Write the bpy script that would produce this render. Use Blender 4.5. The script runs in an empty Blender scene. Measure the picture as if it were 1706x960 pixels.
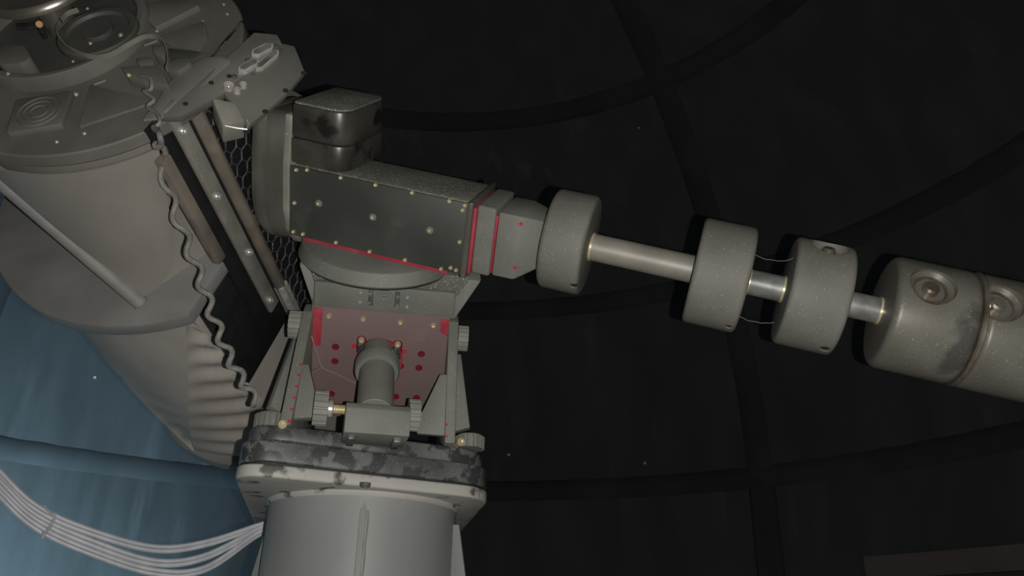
import bpy, bmesh, math, random
import numpy as np
from mathutils import Matrix, Vector
random.seed(4)
PI = math.pi
V = lambda *a: np.array(a, float)
def nz(v): return v / np.linalg.norm(v)

# ------------------------------------------------------------------ camera
F_PX = 1331.0
TH, RO = math.radians(24.37), math.radians(1.35)
CAM = V(0, 0, 1.25)
RW = np.array([[1, 0, 0], [0, -math.sin(TH), math.cos(TH)], [0, math.cos(TH), math.sin(TH)]])
RW = np.array([[math.cos(RO), math.sin(RO), 0], [-math.sin(RO), math.cos(RO), 0], [0, 0, 1]]) @ RW
scene = bpy.context.scene
C = scene.collection
cam_d = bpy.data.cameras.new('camera'); cam_d.sensor_width = 36
cam_d.lens = 36 * F_PX / 1706; cam_d.clip_start = 0.02; cam_d.clip_end = 50
cam = bpy.data.objects.new('camera', cam_d); C.objects.link(cam)
M = Matrix.Identity(4)
for i in range(3):
    M[i][0], M[i][1], M[i][2], M[i][3] = RW[0][i], RW[1][i], -RW[2][i], CAM[i]
cam.matrix_world = M
scene.camera = cam
def ray(px, py): return RW.T @ V((px - 853) / F_PX, -(py - 480) / F_PX, 1)
def W(px, py, Z): return CAM + ray(px, py) * Z                        # measured point at a known distance
def ONP(px, py, o, n):                                               # measured point on a known plane
    v = ray(px, py); return CAM + v * (((o - CAM) @ n) / (v @ n))

# ------------------------------------------------------------------ world, lights, exposure
world = bpy.data.worlds.new('night'); scene.world = world; world.use_nodes = True
world.node_tree.nodes['Background'].inputs[0].default_value = (0.004, 0.005, 0.006, 1)
world.node_tree.nodes['Background'].inputs[1].default_value = 1.0
def lamp(name, kind, loc, energy, color, size):
    d = bpy.data.lights.new(name, kind); d.energy = energy; d.color = color
    if kind == 'AREA': d.size = size
    else: d.shadow_soft_size = size
    o = bpy.data.objects.new(name, d); C.objects.link(o); o.location = loc; return o
# the phone's torch beside its lens
lamp('phone_torch', 'POINT', CAM + RW.T @ V(0.040, -0.012, 0.0), 62, (1.0, 0.965, 0.90), 0.004)
# cold spot added out of view at lower left for the wall's blue wash
wall_spot = lamp('added_blue_spot', 'SPOT', V(-1.95, 2.30, 0.62), 760, (0.45, 0.76, 1.0), 0.10)
wall_spot.data.spot_size = math.radians(125); wall_spot.data.spot_blend = 1.0
wall_spot.rotation_euler = Vector((-0.62, 0.85, 0.42)).to_track_quat('-Z', 'Y').to_euler()
scene.view_settings.view_transform = 'Standard'; scene.view_settings.look = 'None'
scene.view_settings.exposure = 0.0; scene.view_settings.gamma = 1.0
scene.view_settings.use_curve_mapping = False

# ------------------------------------------------------------------ directions of the mount
ps, ph, HA = math.radians(7.58), math.radians(40.25), math.radians(-20.87)
ez = V(0, 0, 1)
h = V(math.cos(ps), math.sin(ps), 0); g = V(-math.sin(ps), math.cos(ps), 0)
p = -math.cos(ph) * g + math.sin(ph) * ez                              # polar axis
s = math.cos(HA) * h + math.sin(HA) * np.cross(p, h)                   # declination axis, towards the weights
n = np.cross(s, p); n = n if (RW @ n)[2] < 0 else -n
nr = np.cross(h, p); nr = nr if (RW @ nr)[2] < 0 else -nr
O = W(948, 403, 1.6)
def D(a, b, c): return O + s * a + p * b + n * c
dd = nz(RW.T @ V(0.06213923, -0.60228606, 0.79585816))                 # tube axis, pointing away
C0 = CAM + RW.T @ (V(-.598, .337, 1.15) * 1.37)
sv = nz(s - (s @ dd) * dd); ev = np.cross(dd, sv)
def T(t, u, v): return C0 + dd * t + sv * u + ev * v
def TP(t, r, deg): a = math.radians(deg); return T(t, r * math.cos(a), r * math.sin(a))

# ------------------------------------------------------------------ materials
MATS = {}
def mat(name, base, dust=None, scale=6.0, lo=.42, hi=.62, rough=.6, metal=0.0, speck=0.0, speck_scale=260, bump=0.15, bump_scale=90, stain=None, stain_scale=9, stain_lo=.60, streak=None, spec=.5, streak2=None):
    m = bpy.data.materials.new(name); m.use_nodes = True
    nt = m.node_tree; N = nt.nodes; L = nt.links
    b = N['Principled BSDF']; b.inputs['Roughness'].default_value = rough; b.inputs['Metallic'].default_value = metal
    b.inputs['Specular IOR Level'].default_value = spec
    tc = N.new('ShaderNodeTexCoord'); co = tc.outputs['Object']
    if streak:
        mp = N.new('ShaderNodeMapping'); mp.inputs['Scale'].default_value = streak; L.new(co, mp.inputs[0]); sco = mp.outputs[0]
    else: sco = co
    def noise(sc, det=5, c=co):
        t = N.new('ShaderNodeTexNoise'); t.inputs['Scale'].default_value = sc; t.inputs['Detail'].default_value = det; L.new(c, t.inputs['Vector']); return t
    def ramp(src, a, z):
        r = N.new('ShaderNodeMapRange'); r.inputs[1].default_value = a; r.inputs[2].default_value = z; L.new(src, r.inputs[0]); r.clamp = True; return r.outputs[0]
    def mix(fac, a, z):
        x = N.new('ShaderNodeMix'); x.data_type = 'RGBA'; L.new(fac, x.inputs[0])
        for v, k in ((a, 6), (z, 7)):
            if hasattr(v, 'links'): L.new(v, x.inputs[k])
            else: x.inputs[k].default_value = (*v, 1)
        return x.outputs[2]
    col = None
    if dust is None: dust = tuple(min(1, c * 1.18) for c in base)
    col = mix(ramp(noise(scale, 6, sco).outputs[0], lo, hi), base, dust)
    if stain:
        col = mix(ramp(noise(stain_scale, 8).outputs[0], stain_lo, stain_lo + .06), col, stain)
    if streak2:
        mp2 = N.new('ShaderNodeMapping'); mp2.inputs['Scale'].default_value = streak2[0]; L.new(co, mp2.inputs[0])
        f1 = ramp(noise(1.0, 7, mp2.outputs[0]).outputs[0], .56, .74); f2 = ramp(noise(1.1, 3).outputs[0], .45, .65)
        mu = N.new('ShaderNodeMath'); mu.operation = 'MULTIPLY'; L.new(f1, mu.inputs[0]); L.new(f2, mu.inputs[1])
        col = mix(mu.outputs[0], col, streak2[1])
    if speck > 0:
        col = mix(ramp(noise(speck_scale, 2).outputs[0], .68 - speck * .08, .76 - speck * .08), col, (.62, .60, .54))
    L.new(col, b.inputs['Base Color'])
    if bump > 0:
        bn = N.new('ShaderNodeBump'); bn.inputs['Strength'].default_value = bump; bn.inputs['Distance'].default_value = .002
        L.new(noise(bump_scale, 4).outputs[0], bn.inputs['Height']); L.new(bn.outputs[0], b.inputs['Normal'])
    MATS[name] = m; return m
m_wall = mat('wall_black_paint', (.023, .023, .0215), (.036, .036, .034), 2.2, .40, .70, .75, streak=(3, 3, .7), streak2=((9, 9, 1.1), (.068, .067, .064)), bump=.1, bump_scale=14)
m_rib = mat('rib_black_paint', (.018, .018, .0175), (.026, .026, .025), 3, rough=.85, bump=.1)
m_seam = mat('wall_ledge_paint', (.065, .05, .045), (.09, .072, .064), 3, rough=.8)
m_floor = mat('concrete_floor', (.10, .10, .10), (.14, .14, .135), 2, rough=.9)
m_wt = mat('dusty_weight_steel', (.150, .150, .132), (.200, .198, .175), 9, .35, .7, .62, speck=.06, speck_scale=420, bump=.05)
m_wt2 = mat('worn_weight_steel', (.145, .141, .120), (.215, .207, .178), 7, .35, .65, .42, metal=.15, speck=.06, speck_scale=420, bump=.08, stain=(.10, .096, .09), stain_scale=6, stain_lo=.58)
m_sleeve = mat('dusty_shaft_sleeve', (.27, .26, .225), (.34, .325, .285), 12, rough=.5, metal=.2, bump=.05)
m_zinc = mat('mottled_zinc', (.16, .165, .165), (.33, .335, .33), 26, .35, .65, .45, metal=.35, bump=.06)
m_brass = mat('brass', (.68, .58, .34), (.80, .72, .50), 30, rough=.3, metal=.45, bump=0)
m_chrome = mat('dull_chrome', (.52, .52, .49), (.70, .69, .66), 60, rough=.35, metal=.30, bump=.05)
m_steel = mat('bright_steel', (.50, .50, .48), (.66, .65, .62), 30, rough=.30, metal=.45, bump=0)
m_worn = mat('worn_bronze', (.33, .27, .20), (.60, .54, .46), 20, .35, .65, .26, metal=.8, bump=.05)
m_hole = mat('dark_recess', (.020, .019, .020), (.035, .033, .034), 60, rough=.8)
m_plate = mat('black_cover_plate', (.050, .055, .050), (.088, .092, .084), 5, .35, .75, .5, bump=.05, stain=(.110, .112, .100), stain_scale=4, stain_lo=.62)
m_dusty = mat('speckled_dusty_black', (.125, .130, .112), (.185, .190, .165), 14, .35, .7, .7, speck=.95, speck_scale=380, bump=.25)
m_grey = mat('dusty_grey_metal', (.170, .178, .160), (.225, .232, .210), 10, .35, .7, .62, speck=.08, speck_scale=420, bump=.1)
m_grey2 = mat('light_dusty_grey', (.23, .235, .215), (.29, .29, .265), 10, rough=.62, bump=.08)
m_motor = mat('satin_black_cover', (.055, .053, .046), (.110, .106, .092), 9, .40, .60, .36, metal=.3, bump=.04, stain=(.022, .021, .020), stain_scale=10, stain_lo=.54, spec=.9)
m_head = mat('satin_dark_casting', (.13, .125, .11), (.20, .195, .175), 8, .4, .65, .30, metal=.25, bump=.05)
m_red = mat('red_anodised', (.46, .045, .075), (.55, .08, .11), 20, rough=.4, metal=.2, bump=0)
m_redp = mat('dusty_red_plate', (.215, .150, .148), (.265, .178, .178), 6, .35, .7, .55, metal=.1, bump=.05, stain=(.215, .165, .155), stain_scale=3.0, stain_lo=.5)
m_redd = mat('dark_red_bore', (.16, .012, .022), (.22, .02, .03), 30, rough=.4, bump=0)
m_redb = mat('bright_red_cap', (.80, .03, .06), (.9, .10, .12), 30, rough=.2, metal=.3, bump=0)
m_base = mat('stained_black_base', (.080, .084, .086), (.165, .170, .170), 8, .38, .60, .42, speck=.1, speck_scale=500, bump=.08, stain=(.046, .049, .052), stain_scale=26, stain_lo=.50)
m_under = mat('stained_grey_plate', (.42, .41, .38), (.50, .49, .46), 6, .3, .7, .55, bump=.1, stain=(.10, .097, .09), stain_scale=17, stain_lo=.585)
m_pier = mat('grey_pier_paint', (.245, .253, .254), (.285, .293, .294), 3, rough=.5, bump=.04)
m_rail = mat('rail_aluminium', (.30, .29, .255), (.40, .39, .345), 14, rough=.42, metal=.2, speck=.25, bump=.08)
m_raild = mat('bronzed_rail', (.26, .225, .19), (.35, .305, .26), 12, rough=.34, metal=.25, bump=.06)
m_black = mat('flat_black', (.012, .013, .015), (.02, .02, .022), 20, rough=.6, bump=0)
m_hex = mat('black_honeycomb', (.09, .095, .10), (.20, .205, .21), 60, .4, .65, .4, metal=.2, speck=.3, bump=.05)
m_tel = mat('dusty_tube_back', (.135, .132, .120), (.178, .173, .157), 7, rough=.68, speck=.0, bump=.08)
m_tel2 = mat('dark_tube_well', (.075, .077, .072), (.10, .10, .094), 9, rough=.55, bump=.05)
m_skin = mat('perforated_grey_sheet', (.25, .238, .215), (.29, .276, .25), 5, rough=.62, bump=.25, bump_scale=420)
m_cloth = mat('grey_shroud_cloth', (.50, .465, .42), (.57, .53, .48), 6, rough=.85, bump=.12, bump_scale=260)
m_ring = mat('grey_tube_ring', (.215, .215, .21), (.27, .27, .262), 5, rough=.6, bump=.05, streak=(1, 4, 1))
m_cable = mat('grey_cable', (.20, .195, .18), (.26, .255, .235), 40, rough=.6, bump=.05)
m_wire = mat('pale_cable', (.56, .58, .64), (.66, .68, .73), 30, rough=.45, bump=.03)
m_rib2 = mat('pale_ribbon', (.20, .20, .165), (.25, .25, .21), 30, rough=.6, bump=.03)
m_web = mat('cobweb_silk', (.4, .4, .38), (.5, .5, .48), 30, rough=.6, bump=0)
m_drum = mat('brushed_drum_steel', (.34, .31, .27), (.48, .45, .40), 9, rough=.28, metal=.8, bump=.03)
m_label = mat('faded_label', (.25, .165, .16), (.28, .19, .185), 20, rough=.5, bump=0)
m_orange = mat('orange_cap', (.60, .30, .14), (.66, .36, .18), 20, rough=.4, bump=0)

# ------------------------------------------------------------------ mesh helpers
ROOT = {}
def link(name, bm, m, parent=None, loc=None, smooth=35):
    """one mesh object; vertices are given in world space"""
    base = ROOT[parent.name] if parent is not None else (loc if loc is not None else None)
    if base is None:
        co = np.array([v.co[:] for v in bm.verts]); base = V((co[:, 0].min() + co[:, 0].max()) / 2, (co[:, 1].min() + co[:, 1].max()) / 2, co[:, 2].min())
    bm.normal_update()
    for v in bm.verts: v.co -= Vector(base)
    me = bpy.data.meshes.new(name); bm.to_mesh(me); bm.free()
    me.materials.append(m)
    for q in me.polygons: q.use_smooth = True
    me.set_sharp_from_angle(angle=math.radians(smooth))
    o = bpy.data.objects.new(name, me); C.objects.link(o)
    if parent is not None: o.parent = parent
    else: o.location = base
    ROOT[o.name] = base
    return o
def thing(name, label, cat, loc, group=None):
    o = bpy.data.objects.new(name, None); C.objects.link(o); o.location = loc; o.empty_display_size = .05
    ROOT[o.name] = np.array(loc, float); tag(o, label, cat, group); return o
def tag(o, label, cat, group=None):
    o['label'] = label; o['category'] = cat
    if group: o['group'] = group
    return o
def inst(name, me, mw, parent):
    o = bpy.data.objects.new(name, me); C.objects.link(o); o.parent = parent
    o.matrix_local = Matrix.Translation(-Vector(ROOT[parent.name])) @ mw
    ROOT[o.name] = ROOT[parent.name]; return o
def frame_m(o, z, scale=1.0, x=None):
    z = nz(z); x = V(1, 0, 0) if x is None else x
    if abs(x @ z) > .95: x = V(0, 1, 0)
    x = nz(x - (x @ z) * z); y = np.cross(z, x)
    m = Matrix.Identity(4)
    for i in range(3): m[i][0], m[i][1], m[i][2], m[i][3] = x[i] * scale, y[i] * scale, z[i] * scale, o[i]
    return m
def bev(bm, w, seg=2, ang=20):
    if w <= 0: return bm
    bmesh.ops.recalc_face_normals(bm, faces=bm.faces[:]); bm.normal_update()
    ed = [e for e in bm.edges if len(e.link_faces) == 2 and e.calc_face_angle(0) > math.radians(ang)]
    bmesh.ops.bevel(bm, geom=ed, offset=w, segments=seg, affect='EDGES', profile=.5, clamp_overlap=True); return bm
def add_prism(bm, pts, vec):
    a = [bm.verts.new(q) for q in pts]; b = [bm.verts.new(np.array(q) + vec) for q in pts]
    k = len(pts); bm.faces.new(a); bm.faces.new(b[::-1])
    for i in range(k): bm.faces.new((a[i], b[i], b[(i + 1) % k], a[(i + 1) % k]))
    return bm
def prism(pts, vec, bw=.002, seg=2):
    bm = bmesh.new(); add_prism(bm, pts, vec); bmesh.ops.recalc_face_normals(bm, faces=bm.faces[:]); return bev(bm, bw, seg)
def roundpoly(pts, r, seg=5):
    out = []; k = len(pts)
    for i in range(k):
        a, b, c = pts[i - 1], pts[i], pts[(i + 1) % k]
        rr = r[i] if isinstance(r, (list, tuple)) else r
        if rr <= 0: out.append(b); continue
        da, dc = nz(a - b), nz(c - b); l = min(rr, .48 * np.linalg.norm(a - b), .48 * np.linalg.norm(c - b))
        for j in range(seg + 1):
            t = j / seg; out.append((1 - t) ** 2 * (b + da * l) + 2 * t * (1 - t) * b + t * t * (b + dc * l))
    return out
def boxp(fn, A, B, Cc, bw=.003, seg=2):
    """box given by its ranges in a frame function fn(a,b,c)"""
    pts = [fn(A[0], B[0], Cc[0]), fn(A[1], B[0], Cc[0]), fn(A[1], B[1], Cc[0]), fn(A[0], B[1], Cc[0])]
    return prism(pts, fn(A[0], B[0], Cc[1]) - fn(A[0], B[0], Cc[0]), bw, seg)
def basis(ax):
    ax = nz(ax); x = V(1, 0, 0) if abs(ax[0]) < .8 else V(0, 1, 0)
    x = nz(x - (x @ ax) * ax); return ax, x, np.cross(ax, x)
def add_lathe(bm, o, ax, prof, seg=48, close=False, a0=0, a1=2 * PI, x=None):
    ax, X, Y = basis(ax)
    if x is not None: X = nz(x - (x @ ax) * ax); Y = np.cross(ax, X)
    full = abs(a1 - a0 - 2 * PI) < 1e-6; cnt = seg if full else seg + 1
    rings = []
    for (r, t) in prof:
        if r < 1e-6: rings.append([bm.verts.new(o + ax * t)])
        else: rings.append([bm.verts.new(o + ax * t + (X * math.cos(a0 + (a1 - a0) * i / seg) + Y * math.sin(a0 + (a1 - a0) * i / seg)) * r) for i in range(cnt)])
    pairs = list(zip(rings, rings[1:])) + ([(rings[-1], rings[0])] if close else [])
    for A, B in pairs:
        for i in range(seg if full else seg):
            j = (i + 1) % cnt if full else i + 1
            if len(A) == 1 and len(B) == 1: continue
            if len(A) == 1: bm.faces.new((A[0], B[j], B[i]))
            elif len(B) == 1: bm.faces.new((A[i], A[j], B[0]))
            else: bm.faces.new((A[i], A[j], B[j], B[i]))
    if not full and close:
        bm.faces.new([R_[0] for R_ in rings]); bm.faces.new([R_[-1] for R_ in rings][::-1])
    bmesh.ops.recalc_face_normals(bm, faces=bm.faces[:]); return bm
def lathe(o, ax, prof, seg=48, **k): return add_lathe(bmesh.new(), o, ax, prof, seg, **k)
def cyl(a, b, r, seg=32, r2=None, ch=.0015):
    L_ = np.linalg.norm(b - a); r2 = r if r2 is None else r2
    return lathe(a, b - a, [(0, 0), (r - ch, 0), (r, ch), (r2, L_ - ch), (r2 - ch, L_), (0, L_)], seg)
def ring(o, ax, r0, r1, t0, t1, seg=64): return lathe(o, ax, [(r0, t0), (r1, t0), (r1, t1), (r0, t1)], seg, close=True)
def spline(pts, k=12):
    P = [np.array(q, float) for q in pts]; P = [2 * P[0] - P[1]] + P + [2 * P[-1] - P[-2]]; out = []
    for i in range(1, len(P) - 2):
        a, b, c, d = P[i - 1:i + 3]
        for j in range(k):
            t = j / k; out.append(.5 * (2 * b + (c - a) * t + (2 * a - 5 * b + 4 * c - d) * t * t + (3 * b - a - 3 * c + d) * t ** 3))
    out.append(P[-2]); return out
def tube(pts, r, seg=8, flat=None):
    """swept round (or flat, given (width,thickness,normal)) section"""
    bm = bmesh.new(); rings = []; prev = None; k = len(pts)
    for i, q in enumerate(pts):
        t = nz(pts[min(i + 1, k - 1)] - pts[max(i - 1, 0)])
        if flat: x = nz(flat[2] - (flat[2] @ t) * t)
        else:
            x = prev if prev is not None else basis(t)[1]
            x = nz(x - (x @ t) * t)
        prev = x; y = np.cross(t, x)
        rr = r[i] if hasattr(r, '__len__') else r
        if flat:
            w, th = flat[0] / 2, flat[1] / 2
            sec = [x * th + y * w, x * th - y * w, -x * th - y * w, -x * th + y * w]
        else: sec = [(x * math.cos(2 * PI * j / seg) + y * math.sin(2 * PI * j / seg)) * rr for j in range(seg)]
        rings.append([bm.verts.new(q + e) for e in sec])
    m_ = len(rings[0])
    for A, B in zip(rings, rings[1:]):
        for j in range(m_): bm.faces.new((A[j], A[(j + 1) % m_], B[(j + 1) % m_], B[j]))
    bm.faces.new(rings[0]); bm.faces.new(rings[-1][::-1])
    bmesh.ops.recalc_face_normals(bm, faces=bm.faces[:]); return bm
def gear(a, b, r, teeth=16, dep=.13):
    """knurled hand knob"""
    ax, X, Y = basis(b - a); pts = []
    for i in range(teeth):
        for fr, rr in ((.0, r), (.55, r), (.62, r * (1 - dep)), (.93, r * (1 - dep))):
            t = 2 * PI * (i + fr) / teeth; pts.append(a + (X * math.cos(t) + Y * math.sin(t)) * rr)
    return prism(pts, b - a, 0)
def join(*bms):
    out = bmesh.new(); tmp = bpy.data.meshes.new('tmp')
    for b in bms: b.to_mesh(tmp); b.free(); out.from_mesh(tmp)
    bpy.data.meshes.remove(tmp); return out
def mesh_of(bm, name, m):
    me = bpy.data.meshes.new(name); bm.to_mesh(me); bm.free(); me.materials.append(m)
    for q in me.polygons: q.use_smooth = True
    me.set_sharp_from_angle(angle=math.radians(35)); return me
def screw_mesh(name, m):                                              # unit radius cap screw with a hex socket
    bm = lathe(V(0, 0, 0), ez, [(1, 0), (1, .55), (.82, .8), (.5, .8)], 14)
    add_lathe(bm, V(0, 0, 0), ez, [(.5, .8), (.45, .35), (0, .35)], 6); return mesh_of(bm, name, m)
ME_BRASS = screw_mesh('brass_screw', m_brass); ME_STEEL = screw_mesh('steel_screw', m_steel)
ME_SEAT = screw_mesh('screw_seat', m_grey); ME_DARK = screw_mesh('dark_screw', m_base); ME_REDS = screw_mesh('red_screw', m_redb)
def bore_mesh(name, m, rim):                                          # countersunk bore: raised rim and sunken floor
    bm = lathe(V(0, 0, 0), ez, [(1.25, -.1), (1.15, .12), (1, .12), (.9, .02), (0, .02)], 14); return mesh_of(bm, name, m)
ME_BORE = bore_mesh('red_bore', m_redd, m_red); ME_DOT = bore_mesh('dark_bore', m_hole, m_hole)
def screws(parent, me, name, pxs, o, nn, r, lift=0.0):
    for q in pxs:
        inst(name, me, frame_m(ONP(q[0], q[1], o, nn) + nn * lift, nn, q[2] if len(q) > 2 else r), parent)
def boolean_cut(o, cutters):
    dg = None
    for cb in cutters:
        me = bpy.data.meshes.new('cut'); bmesh.ops.recalc_face_normals(cb, faces=cb.faces[:]); cb.to_mesh(me); cb.free()
        co = bpy.data.objects.new('cut', me); C.objects.link(co)
        md = o.modifiers.new('cut', 'BOOLEAN'); md.operation = 'DIFFERENCE'; md.object = co; md.solver = 'EXACT'
        bpy.context.view_layer.update(); dg = bpy.context.evaluated_depsgraph_get()
        new = bpy.data.meshes.new_from_object(o.evaluated_get(dg)); o.modifiers.clear(); old = o.data; o.data = new
        bpy.data.meshes.remove(old); bpy.data.objects.remove(co); bpy.data.meshes.remove(me)
    for q in o.data.polygons: q.use_smooth = True
    o.data.set_sharp_from_angle(angle=math.radians(30))

# ------------------------------------------------------------------ the setting: dome, drum wall, floor
DC, DR, DZ = V(-.4, 1.8, 0), 2.6, 2.03
def struct(name, bm, m, parent=None):
    o = link(name, bm, m, parent, loc=None if parent is not None else V(DC[0], DC[1], 0)); o['kind'] = 'structure'; return o
RIBZ = [2.03, 3.0, 3.87]
lat = [math.asin((z - 2.0) / DR) for z in RIBZ]
def sph(az, la, r=DR): return V(DC[0] + r * math.cos(la) * math.sin(az), DC[1] + r * math.cos(la) * math.cos(az), 2.0 + r * math.sin(la))
floor_bm = lathe(V(DC[0], DC[1], 0), ez, [(0, -.1), (2.75, -.1), (2.75, 0), (0, 0)], 64)
struct('floor', floor_bm, m_floor)
AZ0 = math.radians(38.3); NM = 4
azs = [AZ0 + 2 * PI * k / NM for k in range(NM)]
wall_d = bpy.data.objects.new('wall_dome', None); C.objects.link(wall_d); wall_d.location = (DC[0], DC[1], 2.0); wall_d['kind'] = 'structure'; ROOT['wall_dome'] = V(DC[0], DC[1], 2.0)
wall_r = bpy.data.objects.new('wall_drum', None); C.objects.link(wall_r); wall_r.location = (DC[0], DC[1], 0); wall_r['kind'] = 'structure'; ROOT['wall_drum'] = V(DC[0], DC[1], 0)
def shell(a0, a1, l0, l1, th=.03, na=20, nl=8):
    bm = bmesh.new(); G = [[[bm.verts.new(sph(a0 + (a1 - a0) * i / na, l0 + (l1 - l0) * j / nl, DR + e)) for j in range(nl + 1)] for i in range(na + 1)] for e in (0, th)]
    for i in range(na):
        for j in range(nl):
            for k in (0, 1): bm.faces.new((G[k][i][j], G[k][i + 1][j], G[k][i + 1][j + 1], G[k][i][j + 1]))
    for i in range(na):
        for j in (0, nl): bm.faces.new((G[0][i][j], G[0][i + 1][j], G[1][i + 1][j], G[1][i][j]))
    for j in range(nl):
        for i in (0, na): bm.faces.new((G[0][i][j], G[0][i][j + 1], G[1][i][j + 1], G[1][i][j]))
    bmesh.ops.remove_doubles(bm, verts=bm.verts[:], dist=1e-5)
    bmesh.ops.recalc_face_normals(bm, faces=bm.faces[:]); return bm
bands = [(lat[0], lat[1]), (lat[1], lat[2]), (lat[2], PI / 2)]
for k in range(NM):
    for (l0, l1) in bands: link('dome_panel', shell(azs[k], azs[k] + 2 * PI / NM, l0, l1), m_wall, wall_d)
    bm = bmesh.new(); pts = []
    for e, rev in ((0, 0), (.03, 1)):
        row = [V(DC[0] + (DR + e) * math.sin(azs[k] + 2 * PI / NM * i / 24), DC[1] + (DR + e) * math.cos(azs[k] + 2 * PI / NM * i / 24), 0) for i in range(25)]
        pts += row[::-1] if rev else row
    link('wall_panel', prism(pts, V(0, 0, 2.03), 0), m_wall, wall_r)
    # meridian rib on the dome and the post that carries it down the wall
    path = [sph(azs[k], la, DR - .02) for la in np.linspace(lat[0], PI / 2 - .08, 26)]
    side = V(math.cos(azs[k]), -math.sin(azs[k]), 0)
    bm = bmesh.new(); rg = []
    for la in np.linspace(lat[0], PI / 2 - .08, 26):
        rg.append([bm.verts.new(sph(azs[k], la, DR - .014) - side * .045), bm.verts.new(sph(azs[k], la, DR - .014) + side * .045), bm.verts.new(sph(azs[k], la, DR + .005) + side * .075), bm.verts.new(sph(azs[k], la, DR + .005) - side * .075)])
    for A, B in zip(rg, rg[1:]):
        for j in range(4): bm.faces.new((A[j], A[(j + 1) % 4], B[(j + 1) % 4], B[j]))
    bm.faces.new(rg[0]); bm.faces.new(rg[-1][::-1]); bmesh.ops.recalc_face_normals(bm, faces=bm.faces[:])
    link('meridian_rib', bm, m_rib, wall_d)
    rad = V(math.sin(azs[k]), math.cos(azs[k]), 0); q = V(DC[0], DC[1], 0) + rad * DR
    link('wall_post', prism([q - side * .07, q - rad * .015 - side * .05, q - rad * .015 + side * .05, q + side * .07], V(0, 0, 2.03), .004), m_rib, wall_r)
for z, la in zip(RIBZ, lat):
    rr = DR * math.cos(la); nin = V(math.cos(la), math.sin(la))
    prof = []
    for (dr, dt) in ((.004, -.060), (-.014, -.034), (-.014, .034), (.004, .060)):
        prof.append((rr + nin[0] * dr - nin[1] * dt, nin[1] * dr + nin[0] * dt))
    link('hoop_rib', lathe(V(DC[0], DC[1], z), ez, prof, 96, close=True), m_rib, wall_d)
lathe_b = lathe(V(DC[0], DC[1], 1.64), ez, [(2.6, -.09), (2.56, -.09), (2.56, .0), (2.6, .0)], 96, close=True, a0=math.radians(-50), a1=math.radians(42), x=V(1, 0, 0))
link('wall_ledge', lathe_b, m_seam, wall_r)

# small pale studs on the wall panels
def on_dome(px, py):
    v = nz(ray(px, py)); o_ = CAM - V(DC[0], DC[1], 0); a_ = v[0] ** 2 + v[1] ** 2; b_ = 2 * (v[0] * o_[0] + v[1] * o_[1]); c_ = o_[0] ** 2 + o_[1] ** 2 - DR ** 2
    P_ = CAM + v * ((-b_ + math.sqrt(b_ * b_ - 4 * a_ * c_)) / (2 * a_))
    if P_[2] > DZ:
        o3 = CAM - V(DC[0], DC[1], 2.0); b_ = v @ o3; P_ = CAM + v * (-b_ + math.sqrt(b_ * b_ - (o3 @ o3 - DR * DR)))
    return P_
for x, y, r in ((158, 629, .007), (1075, 772, .008), (848, 758, .008), (1065, 213, .005)):
    P_ = on_dome(x, y); inst('wall_stud', ME_STEEL, frame_m(P_, nz(V(DC[0], DC[1], 2.0 if P_[2] > DZ else P_[2]) - P_), r), wall_d if P_[2] > DZ else wall_r)

# ------------------------------------------------------------------ pier with its top plate
PCX, PCY, PZ = -.31, 1.785, 1.527
pier = thing('pier', 'grey painted steel pier column with stained top plate under the mount', 'pier', V(PCX, PCY, 0))
PR = .20
bm = lathe(V(PCX, PCY, 0), ez, [(0, 0), (PR, 0), (PR, PZ - .004), (PR - .01, PZ), (0, PZ)], 96)
column = link('column', bm, m_pier, pier)
dirc = nz(V(.015, -1, 0))
# folded seam strip and weld down the front of the column
fr = V(PCX, PCY, 0) + nz(V(.035, -.2, 0)) * PR; tside = nz(np.cross(ez, fr - V(PCX, PCY, 0)))
link('seam_strip', prism([fr - tside * .008 + ez * .2, fr + tside * .004 + ez * .2, fr + tside * .004 + ez * 1.49, fr - tside * .0 + ez * 1.505, fr - tside * .008 + ez * 1.49], nz(fr - V(PCX, PCY, 0)) * .003, .001), m_pier, pier)
link('seam_weld', tube([fr + tside * (.0065) + ez * z for z in np.linspace(.2, 1.49, 60)], [.0035 + .0008 * math.sin(i * 2.1) for i in range(60)], 6), m_pier, pier)
for ang, w_ in ((-97, .05), (83, .05), (175, .05), (-5, .0)):
    if w_ == 0: continue
    a = math.radians(ang); rv = V(math.sin(a), -math.cos(a), 0); tv = np.cross(ez, rv)
    q = V(PCX, PCY, 0) - tv * .008
    link('gusset', prism([q + rv * (PR - .01) + ez * .0, q + rv * .46 + ez * .0, q + rv * .235 + ez * 1.36, q + rv * (PR + .012) + ez * 1.49, q + rv * (PR - .01) + ez * 1.49], tv * .016, .002), m_pier, pier)
zp = V(0, 0, PZ)
P4 = [ONP(386, 789, zp, ez), ONP(818, 832, zp, ez), ONP(757, 900, zp, ez), ONP(428, 884, zp, ez)]
def layer(scale, z0, z1, rad=.075):
    c = sum(P4) / 4; pts = [c + (q - c) * scale for q in P4]
    # clipped far corners, generously rounded near ones
    pts = roundpoly(pts, [rad, rad, .05, .05], 7)
    return [V(q[0], q[1], z0) for q in pts], V(0, 0, z1 - z0)
a, v = layer(1.0, PZ, PZ + .024); link('flange_plate', prism(a, v, .005, 3), m_under, pier)
a, v = layer(.985, PZ + .024, PZ + .028); link('gasket', prism(a, v, .0), m_black, pier)
a, v = layer(.995, PZ + .028, PZ + .068); link('adapter_plate', prism(a, v, .004, 3), m_base, pier)
fl = V(PCX, PCY, PZ - .004)
link('weld_bead', lathe(fl, ez, [(PR - .003, -.008), (PR + .003, -.003), (PR + .006, .004), (PR - .003, .004)], 80, close=True), m_under, pier)
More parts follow.
